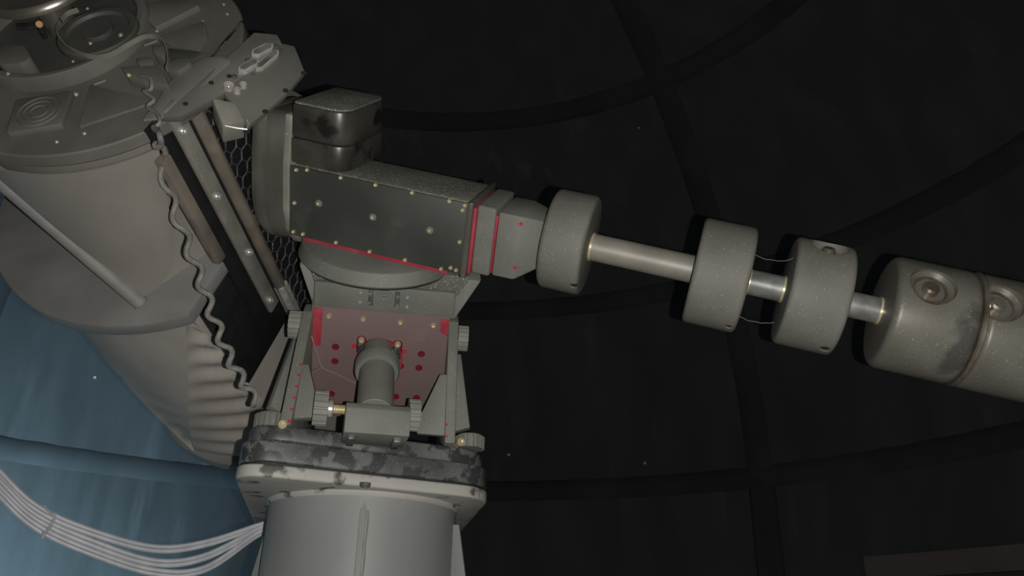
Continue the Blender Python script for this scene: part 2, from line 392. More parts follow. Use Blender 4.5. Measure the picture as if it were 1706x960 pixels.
b0 = ONP(609, 805, zp, ez); inst('dark_screw', ME_DARK, frame_m(V(b0[0], b0[1], PZ), -ez, .010), pier)

# ------------------------------------------------------------------ the equatorial mount
mount = thing('equatorial_mount', 'black and red german equatorial mount head bolted on the grey pier', 'telescope mount', V(PCX, PCY, PZ + .068))
BZ = PZ + .068
a, v = layer(.965, BZ, BZ + .034, .085); base = link('azimuth_base', prism(a, v, .008, 3), m_base, mount)
BT = BZ + .034
# --- declination housing
dec = link('declination_housing', boxp(D, (-.575, -.19), (-.088, .066), (-.055, .078), .008, 3), m_dusty, mount)
cov = link('cover_plate', boxp(D, (-.577, -.192), (-.087, .064), (.078, .084), .0015), m_plate, mount)
fo = D(0, 0, .084)
scr = [(494, 283), (512, 283), (568, 296), (626, 308), (687, 321), (749, 335), (775, 342), (771, 350), (491, 338), (766, 403), (489, 386), (505, 390), (560, 404), (616, 419), (675, 433), (735, 448), (751, 446), (760, 450)]
screws(cov, ME_BRASS, 'screw', scr, fo, n, .0042)
screws(cov, ME_SEAT, 'screw_seat', [(531, 339), (621, 362), (716, 384)], fo, n, .0080, -.004)
screws(cov, ME_BRASS, 'screw', [(531, 339), (621, 362), (716, 384)], fo, n, .0038, .001)
link('red_spacer', boxp(D, (-.548, -.222), (-.096, -.086), (-.04, .079), .001), m_red, mount)
link('end_plate', boxp(D, (-.192, -.181), (-.091, .069), (-.06, .090), .002), m_head, mount)
link('red_spacer', boxp(D, (-.181, -.1755), (-.083, .056), (-.050, .078), .0005), m_red, mount)
b1 = link('end_block', boxp(D, (-.1755, -.137), (-.082, .062), (-.052, .074), .005, 3), m_grey, mount)
link('red_spacer', boxp(D, (-.137, -.133), (-.074, .048), (-.042, .071), .0005), m_red, mount)
pts = [D(-.131, -.080, .066), D(-.131, .054, .066), D(-.131, .054, -.045), D(-.131, -.080, -.045)]
bm = bmesh.new()
def loft(bm, rings):
    R_ = [[bm.verts.new(q) for q in r] for r in rings]; k = len(R_[0])
    for A, B in zip(R_, R_[1:]):
        for i in range(k): bm.faces.new((A[i], A[(i + 1) % k], B[(i + 1) % k], B[i]))
    bm.faces.new(R_[0]); bm.faces.new(R_[-1][::-1]); bmesh.ops.recalc_face_normals(bm, faces=bm.faces[:]); return bm
def rect(a, b0_, b1_, c0_, c1_): return [D(a, b0_, c1_), D(a, b1_, c1_), D(a, b1_, c0_), D(a, b0_, c0_)]
loft(bm, [rect(-.133, -.080, .055, -.045, .068), rect(-.088, -.080, .055, -.045, .066), rect(-.048, -.056, .046, -.035, .040)])
nose = link('nose_block', bev(bm, .004, 2), m_grey, mount)
nn_ = nz(np.cross(D(-.048, 0, .04) - D(-.088, 0, .066), p)); nn_ = nn_ if nn_ @ n > 0 else -nn_
screws(nose, ME_REDS, 'red_screw', [(868, 373), (858, 446)], D(-.088, 0, .0665), n, .0036)
link('shaft_collar', lathe(D(-.072, 0, .0), s, [(0, -.02), (.036, -.02), (.036, .022), (.030, .028), (0, .028)], 40), m_grey2, mount)
# --- motor cover in two halves with rounded corners
def mcover(b0_, b1_, gr):
    q = [D(-.575 - gr, b0_, -.10 - gr), D(-.575 - gr, b0_, .082 + gr), D(-.452 + gr, b0_, .088 + gr), D(-.452 + gr, b0_, -.10 - gr)]
    return prism(roundpoly(q, [.01, .008, .045, .03], 8), p * (b1_ - b0_), .004, 2)
link('motor_cover', mcover(.070, .122, .001), m_motor, mount); link('motor_cover', mcover(.1235, .190, 0), m_motor, mount)
link('motor_cap', prism(roundpoly([D(-.572, .190, -.097), D(-.572, .190, .080), D(-.456, .190, .085), D(-.456, .190, -.097)], [.01, .008, .042, .03], 8), p * .005, .002), m_dusty, mount)
ct = (D(-.452, .12, .088) * .72 + D(-.46, .12, .082) * .28)
# --- flange plate and rounded saddle head
def prof_bc(a, sc=1.0, dc=0.0):
    P_ = [(.165, .075), (.165, -.09), (.03, -.105), (-.06, -.10), (-.105, -.075), (-.128, -.03), (-.132, .01), (-.118, .045), (-.085, .072), (-.03, .086), (.06, .086)]
    cb, cc = .02, -.01
    return [D(a, cb + (b - cb) * sc, cc + (c_ - cc) * sc + dc) for b, c_ in P_]
link('flange_plate', prism(prof_bc(-.592, 1.0), s * .0155, .002), m_rail, mount)
bm = bmesh.new(); loft(bm, [roundpoly(prof_bc(-.668, .93), .03, 4), roundpoly(prof_bc(-.655, 1.0), .03, 4), roundpoly(prof_bc(-.640, 1.0), .03, 4), roundpoly(prof_bc(-.635, .985), .03, 4), roundpoly(prof_bc(-.630, 1.0), .03, 4), roundpoly(prof_bc(-.592, .97), .03, 4)])
link('saddle_head', bm, m_head, mount)
link('saddle_plate', boxp(D, (-.694, -.664), (-.07, .10), (-.085, -.01), .004), m_black, mount)
# --- polar axis: turning disc, stationary head and its front plate
OR = O + s * -.41
def RR(u, b, c): return OR + h * u + p * b + nr * c
link('turning_disc', lathe(RR(0, 0, 0), p, [(0, -.128), (.165, -.128), (.168, -.124), (.160, -.098), (.156, -.096), (0, -.096)], 72), m_grey, mount)
link('disc_seam', lathe(RR(0, 0, 0), p, [(0, -.134), (.160, -.134), (.160, -.128), (0, -.128)], 72), m_black, mount)
c1 = .088
fo2 = RR(0, -.2, c1)
q = [(524, 469), (759, 489), (756, 531), (522, 511)]
fp = [ONP(*e, fo2, nr) for e in q]
hd = [RR(-.172, -.134, .06), RR(.190, -.134, .06), RR(.150, -.235, .06), RR(-.150, -.235, .06)]
hd = [ONP(497, 440, fo2 - nr * .03, nr), ONP(803, 468, fo2 - nr * .03, nr), ONP(758, 533, fo2 - nr * .03, nr), ONP(521, 511, fo2 - nr * .03, nr)]
link('polar_head', prism(hd, -nr * .17, .006, 2), m_grey2, mount)
top = [RR(-.155, -.134, -.10), RR(.165, -.134, -.10), RR(.165, -.134, .075), RR(-.155, -.134, .075)]
link('head_step', prism([ONP(510, 432, fo2 - nr * .012, nr), ONP(786, 462, fo2 - nr * .012, nr), ONP(760, 496, fo2 - nr * .012, nr), ONP(524, 474, fo2 - nr * .012, nr)], -nr * .15, .004), m_dusty, mount)
fpl = link('front_plate', prism(fp, -nr * .03, .003), m_grey, mount)
screws(fpl, ME_STEEL, 'screw', [(601, 487), (617, 489), (663, 494), (679, 495), (600, 503), (616, 504), (662, 509), (678, 511)], fo2, nr, .0038)
lc = ONP(640, 497, fo2, nr)
for r0, r1 in ((.0, .006), (.010, .0125), (.0165, .019)):
    link('emblem_ring', lathe(lc, nr, [(r0, -.001), (r1, -.001), (r1, .003), (r0, .003)], 32, close=True) if r0 else lathe(lc, nr, [(r1, -.001), (r1, .004), (0, .005)], 24), m_grey, fpl)
for sg in (-1, 1):
    bm = prism([lc + h * sg * .0225 + p * .018, lc + h * sg * .033 + p * .018, lc + h * sg * .033 - p * .018, lc + h * sg * .0225 - p * .018], nr * .003, .001)
    link('emblem_tab', bm, m_base, fpl)
# --- red plate under the polar axis
c2 = .066
ro_ = RR(0, -.3, c2)
rp = [ONP(520, 500, ro_, nr), ONP(751, 520, ro_, nr), ONP(746, 600, ro_, nr), ONP(738, 694, ro_, nr), ONP(516, 694, ro_, nr)]
redp = link('red_plate', prism(rp, -nr * .02, .002), m_redp, mount)
for qd in ([(522, 512), (538, 514), (534, 575), (519, 575)], [(735, 531), (749, 533), (745, 560), (733, 552)]):
    link('red_edge', prism([ONP(*e, ro_, nr) + nr * .0005 for e in qd], nr * .0025, .0005), m_red, redp)
screws(redp, ME_BRASS, 'screw', [(548, 526), (605, 531), (667, 537), (722, 542)], ro_, nr, .0062)
screws(redp, ME_BORE, 'bore', [(559, 578), (558, 602), (552, 656), (702, 590), (698, 613), (667, 610), (659, 661), (694, 663)], ro_, nr, .0066, .001)
link('faded_label', prism([ONP(*e, ro_, nr) for e in ((680, 545), (710, 546), (708, 567), (678, 566))], nr * .0012, 0), m_label, redp)
ra, rb = W(628, 622, 1.665), W(624, 690, 1.555)
rax = nz(rb - ra)
link('red_collar', ring(ONP(632, 597, ro_, nr), nr, .047, .0515, -.002, .006, 48), m_red, redp)
link('adjuster_rod', cyl(ra - rax * .02, rb, .0365, 40), m_grey, mount)
link('adjuster_boss', cyl(ra - rax * .085, ra - rax * .03, .031, 40), m_grey, mount)
link('adjuster_collar', lathe(ra, rax, [(.03, -.034), (.044, -.034), (.047, -.030), (.047, -.006), (.044, 0), (.03, 0)], 48, close=True), m_grey, mount)
for (x, y) in ((602, 576), (662, 583)):
    cc_ = ONP(x, y, ro_, nr)
    sl = []
    for i in range(24):
        t = 2 * PI * i / 24; sl.append(cc_ + h * .0105 * math.cos(t) + p * (.0105 * math.sin(t) + (.015 if math.sin(t) > 0 else -.015)))
    link('latch_slot', prism(sl, nr * .003, .001), m_redd, redp)
    lk = link('latch', boxp(lambda a_, b_, c_: cc_ + h * a_ + p * b_ + nr * c_, (-.007, .007), (-.016, .012), (.003, .014), .002), m_base, redp)
    inst('screw', ME_BRASS, frame_m(cc_ + p * .017 + nr * .003, nr, .0072), lk)
    inst('screw', ME_BRASS, frame_m(cc_ - p * .019 + nr * .003, nr, .0055), lk)
    sd = -1 if x < 630 else 1
    inst('red_screw', ME_REDS, frame_m(cc_ + h * sd * .0155 - p * .002, nr, .0055), lk)
    inst('screw', ME_BRASS, frame_m(cc_ - h * sd * .012 - p * .002, nr, .0045), lk)
# --- wedge side plates, gussets and knobs
def side(ptop, zt, pbot, zb, back, thick, name, sgn):
    A, B = W(*ptop, zt), W(*pbot, zb); B = V(B[0], B[1], min(B[2], BT + .0)); 
    B = V(B[0], B[1], BT)
    A2 = A + g * .03 + ez * .03
    pts = [A, B, B + g * back, A + g * (back * .7) + ez * .05, A2]
    pts = [q - h * thick / 2 for q in pts]
    return link(name, prism(pts, h * thick, .003), m_grey, mount), A, B
lp, LA, LB = side((513, 519), 1.71, (476, 696), 1.515, .42, .022, 'side_plate', -1)
rp2, RA_, RB_ = side((756, 536), 1.75, (750, 726), 1.625, .36, .022, 'side_plate', 1)
def facing(name, pxz, th, m, bw=.002):
    pts = [W(*q) for q in pxz]; nv = nz(np.cross(pts[1] - pts[0], pts[2] - pts[0])); nv = nv if nv @ (CAM - pts[0]) < 0 else -nv
    pts = [q - ((q - pts[0]) @ nv) * nv for q in pts]
    return link(name, prism(pts, nv * th, bw), m, mount)
facing('inner_gusset', [(502, 607, 1.61), (514, 607, 1.61), (524, 650, 1.58), (522, 695, 1.55), (482, 699, 1.55)], .02, m_grey)
facing('inner_gusset', [(733, 624, 1.69), (745, 624, 1.69), (742, 726, 1.64), (694, 722, 1.64), (700, 690, 1.65)], .02, m_grey)
facing('outer_gusset', [(497, 548, 1.78), (500, 600, 1.74), (474, 690, 1.64), (439, 684, 1.64)], .02, m_grey)
facing('outer_gusset', [(758, 590, 1.77), (768, 590, 1.77), (783, 712, 1.69), (757, 720, 1.69)], .02, m_grey)
for i in range(6):
    q = LA + (LB - LA) * (.50 + .095 * i) + h * .0075
    inst('red_cap', ME_REDS, frame_m(q, nz(np.cross(h, LB - LA)) if (np.cross(h, LB - LA) @ (CAM - q)) > 0 else -nz(np.cross(h, LB - LA)), .0030), lp)
for i in range(2):
    q = RA_ + (RB_ - RA_) * (.86 + .09 * i) - h * .0075
    inst('red_cap', ME_REDS, frame_m(q, nz(np.cross(h, RB_ - RA_)) if (np.cross(h, RB_ - RA_) @ (CAM - q)) > 0 else -nz(np.cross(h, RB_ - RA_)), .0028), rp2)
def knob(c, ax, r, w, stem=0.0, teeth=18):
    k = link('hand_knob', gear(c - ax * w / 2, c + ax * w / 2, r, teeth), m_grey2, mount)
    if stem: link('knob_washer', cyl(c + ax * w / 2 * math.copysign(1, stem), c + ax * (w / 2 * math.copysign(1, stem) + stem), r * .5, 24), m_steel, k)
    return k
knob(W(493, 541, 1.735), h, .030, .026, .012)
knob(W(771, 564, 1.775), h, .028, .022, -.012)
k1 = W(534, 680, 1.525); k2 = W(689, 692, 1.565)
hb = nz(k2 - k1)
knob(k1, hb, .033, .026, .010); knob(k2, hb, .031, .022, -.010)
bc = W(628, 688, 1.545)
zt_ = nz(ez - (ez @ hb) * hb); yb = np.cross(zt_, hb)
def BB(a_, b_, c_): return bc + hb * a_ + yb * b_ + zt_ * c_
yb = yb if (RW @ yb)[2] > 0 else -yb
pr = [BB(-.061, .045, .026), BB(-.061, -.030, .008), BB(-.061, -.040, -.004), BB(-.061, -.042, -.052), BB(-.061, .045, -.054)]
link('adjuster_block', prism(pr, hb * .122, .0025), m_grey, mount)
# threaded adjuster screw
th_pts = []
bm = bmesh.new(); prof = [(0, 0)]
for i in range(14): prof += [(.0085, .0035 * i + .0004), (.0105, .0035 * i + .0018), (.0085, .0035 * i + .0032)]
prof += [(0, .05)]
add_lathe(bm, k1 + hb * .012, hb, prof, 20); link('threaded_screw', bm, m_brass, mount)
link('plain_screw', cyl(BB(.06, 0, 0), k2, .009, 20), m_steel, mount)
for a_ in (-.045, .040): link('block_foot', boxp(BB, (a_ - .007, a_ + .007), (-.030, .03), (-.062, -.050), .002), m_base, mount)
# base hand knobs and brass bolts
for (x, y, Z, r) in ((453, 689, 1.56, .031), (783, 727, 1.68, .031)):
    c_ = W(x, y, Z); c_ = V(c_[0], c_[1], BT)
    k = link('base_knob', gear(c_ + ez * .001, c_ + ez * .026, r, 20), m_grey, mount)
    link('knob_top', cyl(c_ + ez * .026, c_ + ez * .030, r * .86, 28), m_grey, k)
cpl = sum(P4) / 4
nf = nz(np.cross(P4[1] - P4[0], ez)); nf = nf if nf @ (CAM - P4[0]) > 0 else -nf
fb = cpl + (P4[0] - cpl) * .965
for (x, y) in ((470, 708), (767, 737)):
    q = ONP(x, y, fb + nf * .004, nf); inst('brass_bolt', ME_BRASS, frame_m(q, nf, .009), base)
    link('bolt_shank', cyl(q - nf * .05, q + nf * .001, .006, 16), m_brass, base)

# ------------------------------------------------------------------ counterweight shaft and weights
shaft = thing('counterweight_shaft', 'long grey counterweight shaft running from the mount to the right edge', 'shaft', D(.0, 0, 0))
link('sleeve', cyl(D(-.05, 0, 0), D(.262, 0, 0), .0272, 48), m_sleeve, shaft)
link('rod', cyl(D(.25, 0, 0), D(.95, 0, 0), .0245, 48), m_zinc, shaft)
for a_ in (.0455, .3525, .4165, .528, .590): link('brass_ring', ring(D(a_, 0, 0), s, .0240, .0292 if a_ < .2 else .0262, 0, .004, 48), m_brass, shaft)
def weight(a0, a1, r, m, label, cuts=(), bores=(), ch=.010, extra=None):
    L_ = a1 - a0; prof = [(.0275 if a0 < .2 else .0248, 0)]
    for i in range(5): t = PI / 2 * i / 4; prof.append((r - ch + ch * math.sin(t), ch - ch * math.cos(t)))
    for i in range(5): t = PI / 2 * i / 4; prof.append((r - ch + ch * math.cos(t), L_ - ch + ch * math.sin(t)))
    prof.append((.0275 if a0 < .2 else .0248, L_))
    bm = lathe(D(a0, 0, 0), s, prof, 96, close=True)
    root = thing('counterweight', label, 'counterweight', D((a0 + a1) / 2, 0, 0) - ez * r, 'counterweights on the shaft')
    o = link('body', bm, m, root, smooth=30)
    cs = []
    def on_surface(px):                                              # where the sight line meets the weight's side
        v = nz(ray(*px)); w0 = CAM - D(a0, 0, 0); vp = v - (v @ s) * s; wp = w0 - (w0 @ s) * s
        A_, B_, C_ = vp @ vp, 2 * vp @ wp, wp @ wp - r * r; disc = B_ * B_ - 4 * A_ * C_
        t = (-B_ - math.sqrt(max(disc, 0))) / (2 * A_); P_ = CAM + v * t; q = P_ - D(a0, 0, 0); al = q @ s; rd = nz(q - al * s); return D(a0, 0, 0) + s * al + rd * r, rd
    fit = []
    for (px, rc, dp) in cuts:
        P_, rd = on_surface(px)
        cs.append(lathe(P_, rd, [(0, -dp), (rc * .75, -dp), (rc * .92, -dp * .6), (rc, .02), (0, .02)], 40)); fit.append((P_, rd, rc, dp))
    for (px, rc) in bores:
        P_, rd = on_surface(px); cs.append(lathe(P_, rd, [(0, -.02), (rc, -.02), (rc, .02), (0, .02)], 20)); link('bore_shade_plug', cyl(P_ - rd * .0195, P_ - rd * .0025, rc * .97, 20), m_hole, root)  # near-black plug fills each bore in place of the shade inside
    if cs: boolean_cut(o, cs)
    for (P_, rd, rc, dp) in fit:
        kn = link('lock_screw', lathe(P_ - rd * dp, rd, [(0, 0), (rc * .34, 0), (rc * .34, dp * .55), (rc * .26, dp * .75), (0, dp * .75)], 24), m_worn, root)
        link('recess_ring', ring(P_ - rd * dp, rd, rc * .60, rc * .73, .0, .003, 36), m_worn, root)
    return root
w1 = weight(-.041, .044, .1005, m_wt, 'round dusty grey counterweight closest to the mount head', bores=[((955, 477), .0075)])
w2 = weight(.249, .350, .103, m_wt, 'plain dusty counterweight at the outer end of the thick pale shaft sleeve', bores=[((1214, 545), .0075)], ch=.009)
w3 = weight(.421, .526, .103, m_wt, 'dusty counterweight with a scooped recess on top, between two bare shaft stretches', cuts=[((1384, 409), .036, .020)], bores=[((1374, 582), .010)], ch=.009)
w4 = weight(.594, .734, .105, m_wt2, 'worn counterweight with a screw recess, left one of the touching pair', cuts=[((1556, 474), .041, .020)], ch=.014)
w5 = weight(.742, .885, .105, m_wt2, 'worn counterweight cut by the right edge of the photo, outermost of all', cuts=[((1668, 501), .041, .020)], ch=.010)
o = link('worn_rim', lathe(D(.734, 0, 0), s, [(.03, 0), (.1035, 0), (.1060, .003), (.1060, .006), (.1035, .008), (.03, .008)], 96, close=True), m_worn, w5); o['label'] = 'bright worn metal band between the pair'
# cobweb threads between the second and third weights
for (pa, pb, sag) in (((1256, 423, 1.50), (1322, 430, 1.49), .010), ((1232, 528, 1.50), (1290, 537, 1.49), .006)):
    A, B = W(*pa), W(*pb)
    pts = [A + (B - A) * t - ez * sag * 4 * t * (1 - t) + V(0, 0, random.uniform(-.0012, .0012)) for t in np.linspace(0, 1, 16)]
    tag(link('cobweb_thread', tube(pts, .0003, 5), m_web), 'upper thin cobweb thread strung between the middle counterweights' if sag > .008 else 'lower thin cobweb thread strung between the middle counterweights', 'cobweb')

# ------------------------------------------------------------------ the telescope
tel = thing('telescope', 'large grey truss telescope in sheet panels and cloth shroud at the left', 'telescope', T(.366, 0, 0) - ez * .4)
R0, R2, R3, T2, T3 = .289, .400, .356, .366, 1.137
rear = link('rear_plate', lathe(C0, dd, [(0, 0), (R0 - .003, 0), (R0, .003), (R0, .024), (R0 - .003, .028), (0, .028)], 96), m_tel, tel)
def rear_px(px, py, t=0.0): return ONP(px, py, C0 + dd * t, dd)
# instrument ring and the well inside it
link('instrument_ring', lathe(T(0, -.098, -.035), dd, [(.148, -.002), (.150, -.024), (.153, -.027), (.158, -.027), (.159, -.031), (.168, -.031), (.171, -.027), (.172, 0), (.148, 0)], 96, close=True), m_tel, tel)
link('well_floor', lathe(T(0, -.098, -.035), dd, [(0, -.004), (.150, -.004), (.150, 0), (0, 0)], 64), m_tel2, tel)
dk = T(-.045, .016, -.016)
disc = link('focuser_disc', lathe(dk, dd, [(0, .004), (.058, .004), (.062, -.002), (.074, -.002), (.077, .001), (.077, .010), (.04, .012), (.04, .040), (0, .040)], 64), m_tel2, tel)
link('focuser_stem', cyl(dk - dd * .004, dk + dd * .006, .030, 32), m_tel2, tel)
for (x, y, mm, r) in ((146, 15, ME_STEEL, .0035), (171, 57, ME_STEEL, .003), (151, 73, ME_BRASS, .0035), (202, 60, ME_STEEL, .005)):
    inst('screw', mm, frame_m(rear_px(x, y, -.044), -dd, r), disc)
dq = T(-.118, -.117, -.056)
link('camera_drum', lathe(dq, dd, [(0, 0), (.108, 0), (.114, .005), (.116, .012), (.116, .016), (.032, .018), (.032, .112), (0, .112)], 72), m_drum, tel)
link('knurled_stalk', cyl(rear_px(66, 42, -.045), rear_px(75, 62, -.006), .006, 16), m_hole, tel)
link('orange_cap', cyl(rear_px(65, 40, -.050), rear_px(66, 42, -.043), .0068, 20), m_orange, tel)
link('well_bar', prism([rear_px(*e, -.012) for e in ((25, 38), (60, 36), (60, 44), (26, 46))], dd * .01, .002), m_hole, tel)
link('mirror_clamp', prism(roundpoly([rear_px(*e, -.04) for e in ((0, 72), (40, 75), (52, 95), (36, 105), (0, 108), (-20, 90))], .008, 3), dd * .038, .004), m_tel, tel)
# pads on the rear plate
def pad(name, pxs, t0, th, m, r=.006, bw=.003): return link(name, prism(roundpoly([rear_px(*e, t0) for e in pxs], r, 3), dd * th, bw), m, tel)
pad('square_pad', ((228, 14), (296, -8), (333, 8), (258, 46)), -.012, .013, m_tel)
fan = pad('fan_pad', ((26, 166), (121, 150), (101, 206), (9, 222)), -.012, .013, m_tel)
fc = rear_px(65, 186, -.012)
for r_ in (.014, .026, .037): link('fan_groove', lathe(fc, dd, [(r_, .001), (r_ + .002, -.0018), (r_ + .004, .001)], 48, close=True), m_tel, fan)
pad('thin_panel', ((262, 62), (340, 34), (346, 60), (332, 84), (282, 74)), -.006, .007, m_tel)
pad('thin_panel', ((150, 140), (230, 160), (262, 168), (130, 212)), -.004, .005, m_tel)
pad('arched_panel', ((236, 200), (262, 168), (284, 134), (318, 108), (338, 96), (366, 93), (384, 101), (296, 180), (268, 196)), -.016, .005, m_ring, .004)
bk = pad('bracket', ((202, 112), (258, 109), (270, 116), (281, 141), (240, 137), (212, 128)), -.030, .02, m_tel, .003)
inst('screw', ME_BRASS, frame_m(rear_px(215, 126, -.030), -dd, .0042), bk)
pad('connector', ((228, 98), (250, 95), (256, 101), (248, 109), (230, 108)), -.028, .028, m_tel, .003)
pad('connector', ((253, 78), (272, 73), (276, 84), (270, 93), (257, 90)), -.026, .026, m_tel, .003)
pad('connector', ((278, 105), (296, 96), (314, 96), (318, 104), (296, 118), (276, 116)), -.026, .026, m_tel, .003)
pad('connector_pit', ((280, 80), (336, 86), (318, 100), (282, 100)), -.004, .004, m_tel2, .003)
for (x, y, r) in ((95, 237, .0035), (141, 223, .0035), (105, 210, .003), (373, 8, .003), (379, 24, .003), (127, 158, .0045), (262, 52, .004), (338, 36, .003), (14, 124, .004), (122, 103, .003)):
    inst('rivet', ME_STEEL, frame_m(rear_px(x, y, 0 if y > 140 or x > 200 else -.03), -dd, r), rear)
link('stiffening_rod', tube([rear_px(240, 76, -.01), rear_px(262, 68, -.01)], .002, 6), m_ring, tel)
link('stiffening_rod', tube([rear_px(157, 141, -.008), rear_px(176, 134, -.008)], .002, 6), m_ring, tel)

# lower tube section: sheet skin stretched between the rear plate and the main ring
def nodes(t, r, first): return [TP(t, r, first + 90 * k) for k in range(4)]
ring_first, rear_first = 67., 112.
def skin(t0, r0, f0, t1, r1, f1, circ0, circ1, nt=14, ns=12, wr=None):
    """f0: node angle at t0, f1 = f0-45 or +: antiprism whose sections are rounded towards circles"""
    A = [TP(t0, r0, f0 + 90 * k) for k in range(4)]; B = [TP(t1, r1, f1 + 90 * k) for k in range(4)]
    rows = []
    for i in range(nt + 1):
        x = i / nt
        vs = []
        for k in range(4):
            vs.append(A[k] * (1 - x) + B[k] * x)                     # A_k - B_k
            vs.append(A[(k + 1) % 4] * (1 - x) + B[k] * x)           # B_k - A_k+1
        row = []
        cen = C0 + dd * (t0 + (t1 - t0) * x); cr = circ0 * (1 - x) + circ1 * x; rad = r0 * (1 - x) + r1 * x
        for k in range(8):
            for j in range(ns):
                q = vs[k] * (1 - j / ns) + vs[(k + 1) % 8] * (j / ns)
                d_ = q - cen; d_ -= (d_ @ dd) * dd; l = np.linalg.norm(d_)
                l2 = l * (1 - cr) + rad * cr
                if wr: l2 += wr(x, k, j / ns)
                row.append(cen + d_ / l * l2)
        rows.append(row)
    bm = bmesh.new(); Vv = [[bm.verts.new(q) for q in r] for r in rows]; K = len(Vv[0])
    for A_, B_ in zip(Vv, Vv[1:]):
        for i in range(K): bm.faces.new((A_[i], A_[(i + 1) % K], B_[(i + 1) % K], B_[i]))
    bmesh.ops.recalc_face_normals(bm, faces=bm.faces[:]); return bm
def flatten_mount_side(bm, u):                                        # the tube is flat where the rails run
    for v_ in bm.verts:
        q = np.array(v_.co) - C0; du = q @ sv
        if du > u: v_.co = Vector(np.array(v_.co) - sv * (du - u))
    return bm
bm = skin(.028, .275, rear_first, T2, .325, ring_first, 1.0, .15, nt=16)
link('sheet_skin', flatten_mount_side(bm, .222), m_skin, tel, smooth=14)
rod_a, rod_b = TP(.030, .297, rear_first), TP(T2 - .004, .350, ring_first)
link('truss_rod', cyl(rod_a, rod_b, .0155, 24), m_ring, tel)
rod_c = TP(.030, .285, rear_first - 90)
sk = [rear_px(18, 262, .03), rear_px(268, 226, .03)]
# overlapping cover sheet with its loose corner
apex = TP(T2 - .01, .338, ring_first)
cv = [TP(.040, .293, 100), TP(.034, .293, 70), TP(.034, .293, 45), TP(.036, .290, 34)]
low = [TP(.25, .318, 51), TP(.33, .330, 57), apex]
bm = bmesh.new()
upper = [TP(.036, .291, 36 + (104 - 36) * i / 16) for i in range(17)]
lower_line = [TP(.235, .300, 47), TP(.300, .318, 52), TP(.335, .328, 59), apex]
lw = [lower_line[0] + (lower_line[1] - lower_line[0]) * 0] * 1
low_s = []
for i in range(17):
    x = i / 16 * 3; k = min(int(x), 2); low_s.append(lower_line[k] * (1 - (x - k)) + lower_line[k + 1] * (x - k))
G = []
for e in (0, .004):
    rows = []
    for j in range(9):
        rows.append([bm.verts.new(upper[i] * (1 - j / 8) + low_s[i] * (j / 8) + nz((upper[i] - C0) - ((upper[i] - C0) @ dd) * dd) * (e + .004)) for i in range(17)])
    G.append(rows)
for k in (0, 1):
    for j in range(8):
        for i in range(16): bm.faces.new((G[k][j][i], G[k][j][i + 1], G[k][j + 1][i + 1], G[k][j + 1][i]))
for j in range(8):
    for i in (0, 16): bm.faces.new((G[0][j][i], G[0][j + 1][i], G[1][j + 1][i], G[1][j][i]))
for i in range(16):
    for j in (0, 8): bm.faces.new((G[0][j][i], G[0][j][i + 1], G[1][j][i + 1], G[1][j][i]))
bmesh.ops.recalc_face_normals(bm, faces=bm.faces[:]); link('cover_sheet', bm, m_skin, tel)
# main ring with a flat on the mount side
def dring(t0, t1, r, u):
    a0 = math.acos(u / r); pts = [T(t0, r * math.cos(a), r * math.sin(a)) for a in np.linspace(a0, 2 * PI - a0, 72)]
    return prism(pts, dd * (t1 - t0), .004, 2)
link('main_ring', dring(T2, T2 + .035, R2, .243), m_ring, tel)
# cloth shroud from the main ring to the front ring
def wr(x, k, f):
    e = 4 * f * (1 - f)
    amp = .0065 if k % 2 else .0045
    return e * amp * math.sin(2 * PI * (x * 9 + f * (1.2 if k % 2 else -1.2))) * (1 if k % 2 else max(0, x - .45) * 1.8) * min(1, 6 * x) - e * .012
bm = skin(T2 + .035, .372, 55., T3, .350, 100., .62, .95, nt=90, ns=10, wr=wr)
link('cloth_shroud', flatten_mount_side(bm, .205), m_cloth, tel, smooth=28)
link('front_ring', lathe(C0, dd, [(.29, T3 - .01), (R3 - .004, T3 - .01), (R3, T3 - .006), (R3, T3 + .03), (R3 - .004, T3 + .035), (.29, T3 + .035)], 96, close=True), m_ring, tel)
# rails along the mount side
def rail(name, u0, u1, v0, v1, t0, t1, m, bw=.003): return link(name, boxp(lambda t, u, v: T(t, u, v), (t0, t1), (u0, u1), (v0, v1), bw), m, tel)
r1 = rail('flat_rail', .250, .262, .101, .138, -.02, .60, m_rail)
rail('round_rail', .236, .264, .052, .080, .02, .70, m_raild, .012)
rail('rail_end', .240, .264, .050, .080, .58, .715, m_chrome, .003)
rail('lower_rail', .238, .258, .172, .198, .05, .345, m_raild)
rail('rail_web', .226, .244, .06, .175, .0, .58, m_black, .0)
for (x, y) in ((303, 218), (360, 327), (414, 420), (449, 500)):
    q = ONP(x, y, T(0, .262, 0), sv); b_ = inst('rail_bolt', ME_STEEL, frame_m(q, sv, .0095), r1)
# honeycomb grille between the rails and the mount
bm = bmesh.new(); hs = .0205; th_ = .0008; cnt = 0
for i in range(40):
    for j in range(12):
        t = .01 + i * hs * math.sqrt(3) / 1 * .9; v_ = .045 - j * hs * 1.5
        t = .01 + (i + .5 * (j % 2)) * hs * math.sqrt(3)
        if t > .76 or v_ < -.155: continue
        for k in range(3):
            a0, a1 = math.radians(30 + 60 * k), math.radians(90 + 60 * k)
            A = T(t + hs * math.cos(a0), .245, v_ + hs * math.sin(a0)); B = T(t + hs * math.cos(a1), .245, v_ + hs * math.sin(a1))
            nv = nz(np.cross(B - A, sv)) * th_
            add_prism(bm, [A - nv, B - nv, B + nv, A + nv], sv * .003)
bmesh.ops.recalc_face_normals(bm, faces=bm.faces[:])
link('honeycomb_grille', bm, m_hex, tel)
rail('grille_backing', .232, .240, -.165, .06, .0, .76, m_black, 0)
rail('shroud_shade_sheet', .212, .232, .06, .275, .42, .72, m_black, .002)  # black sheet added to stand for the shade on the shroud
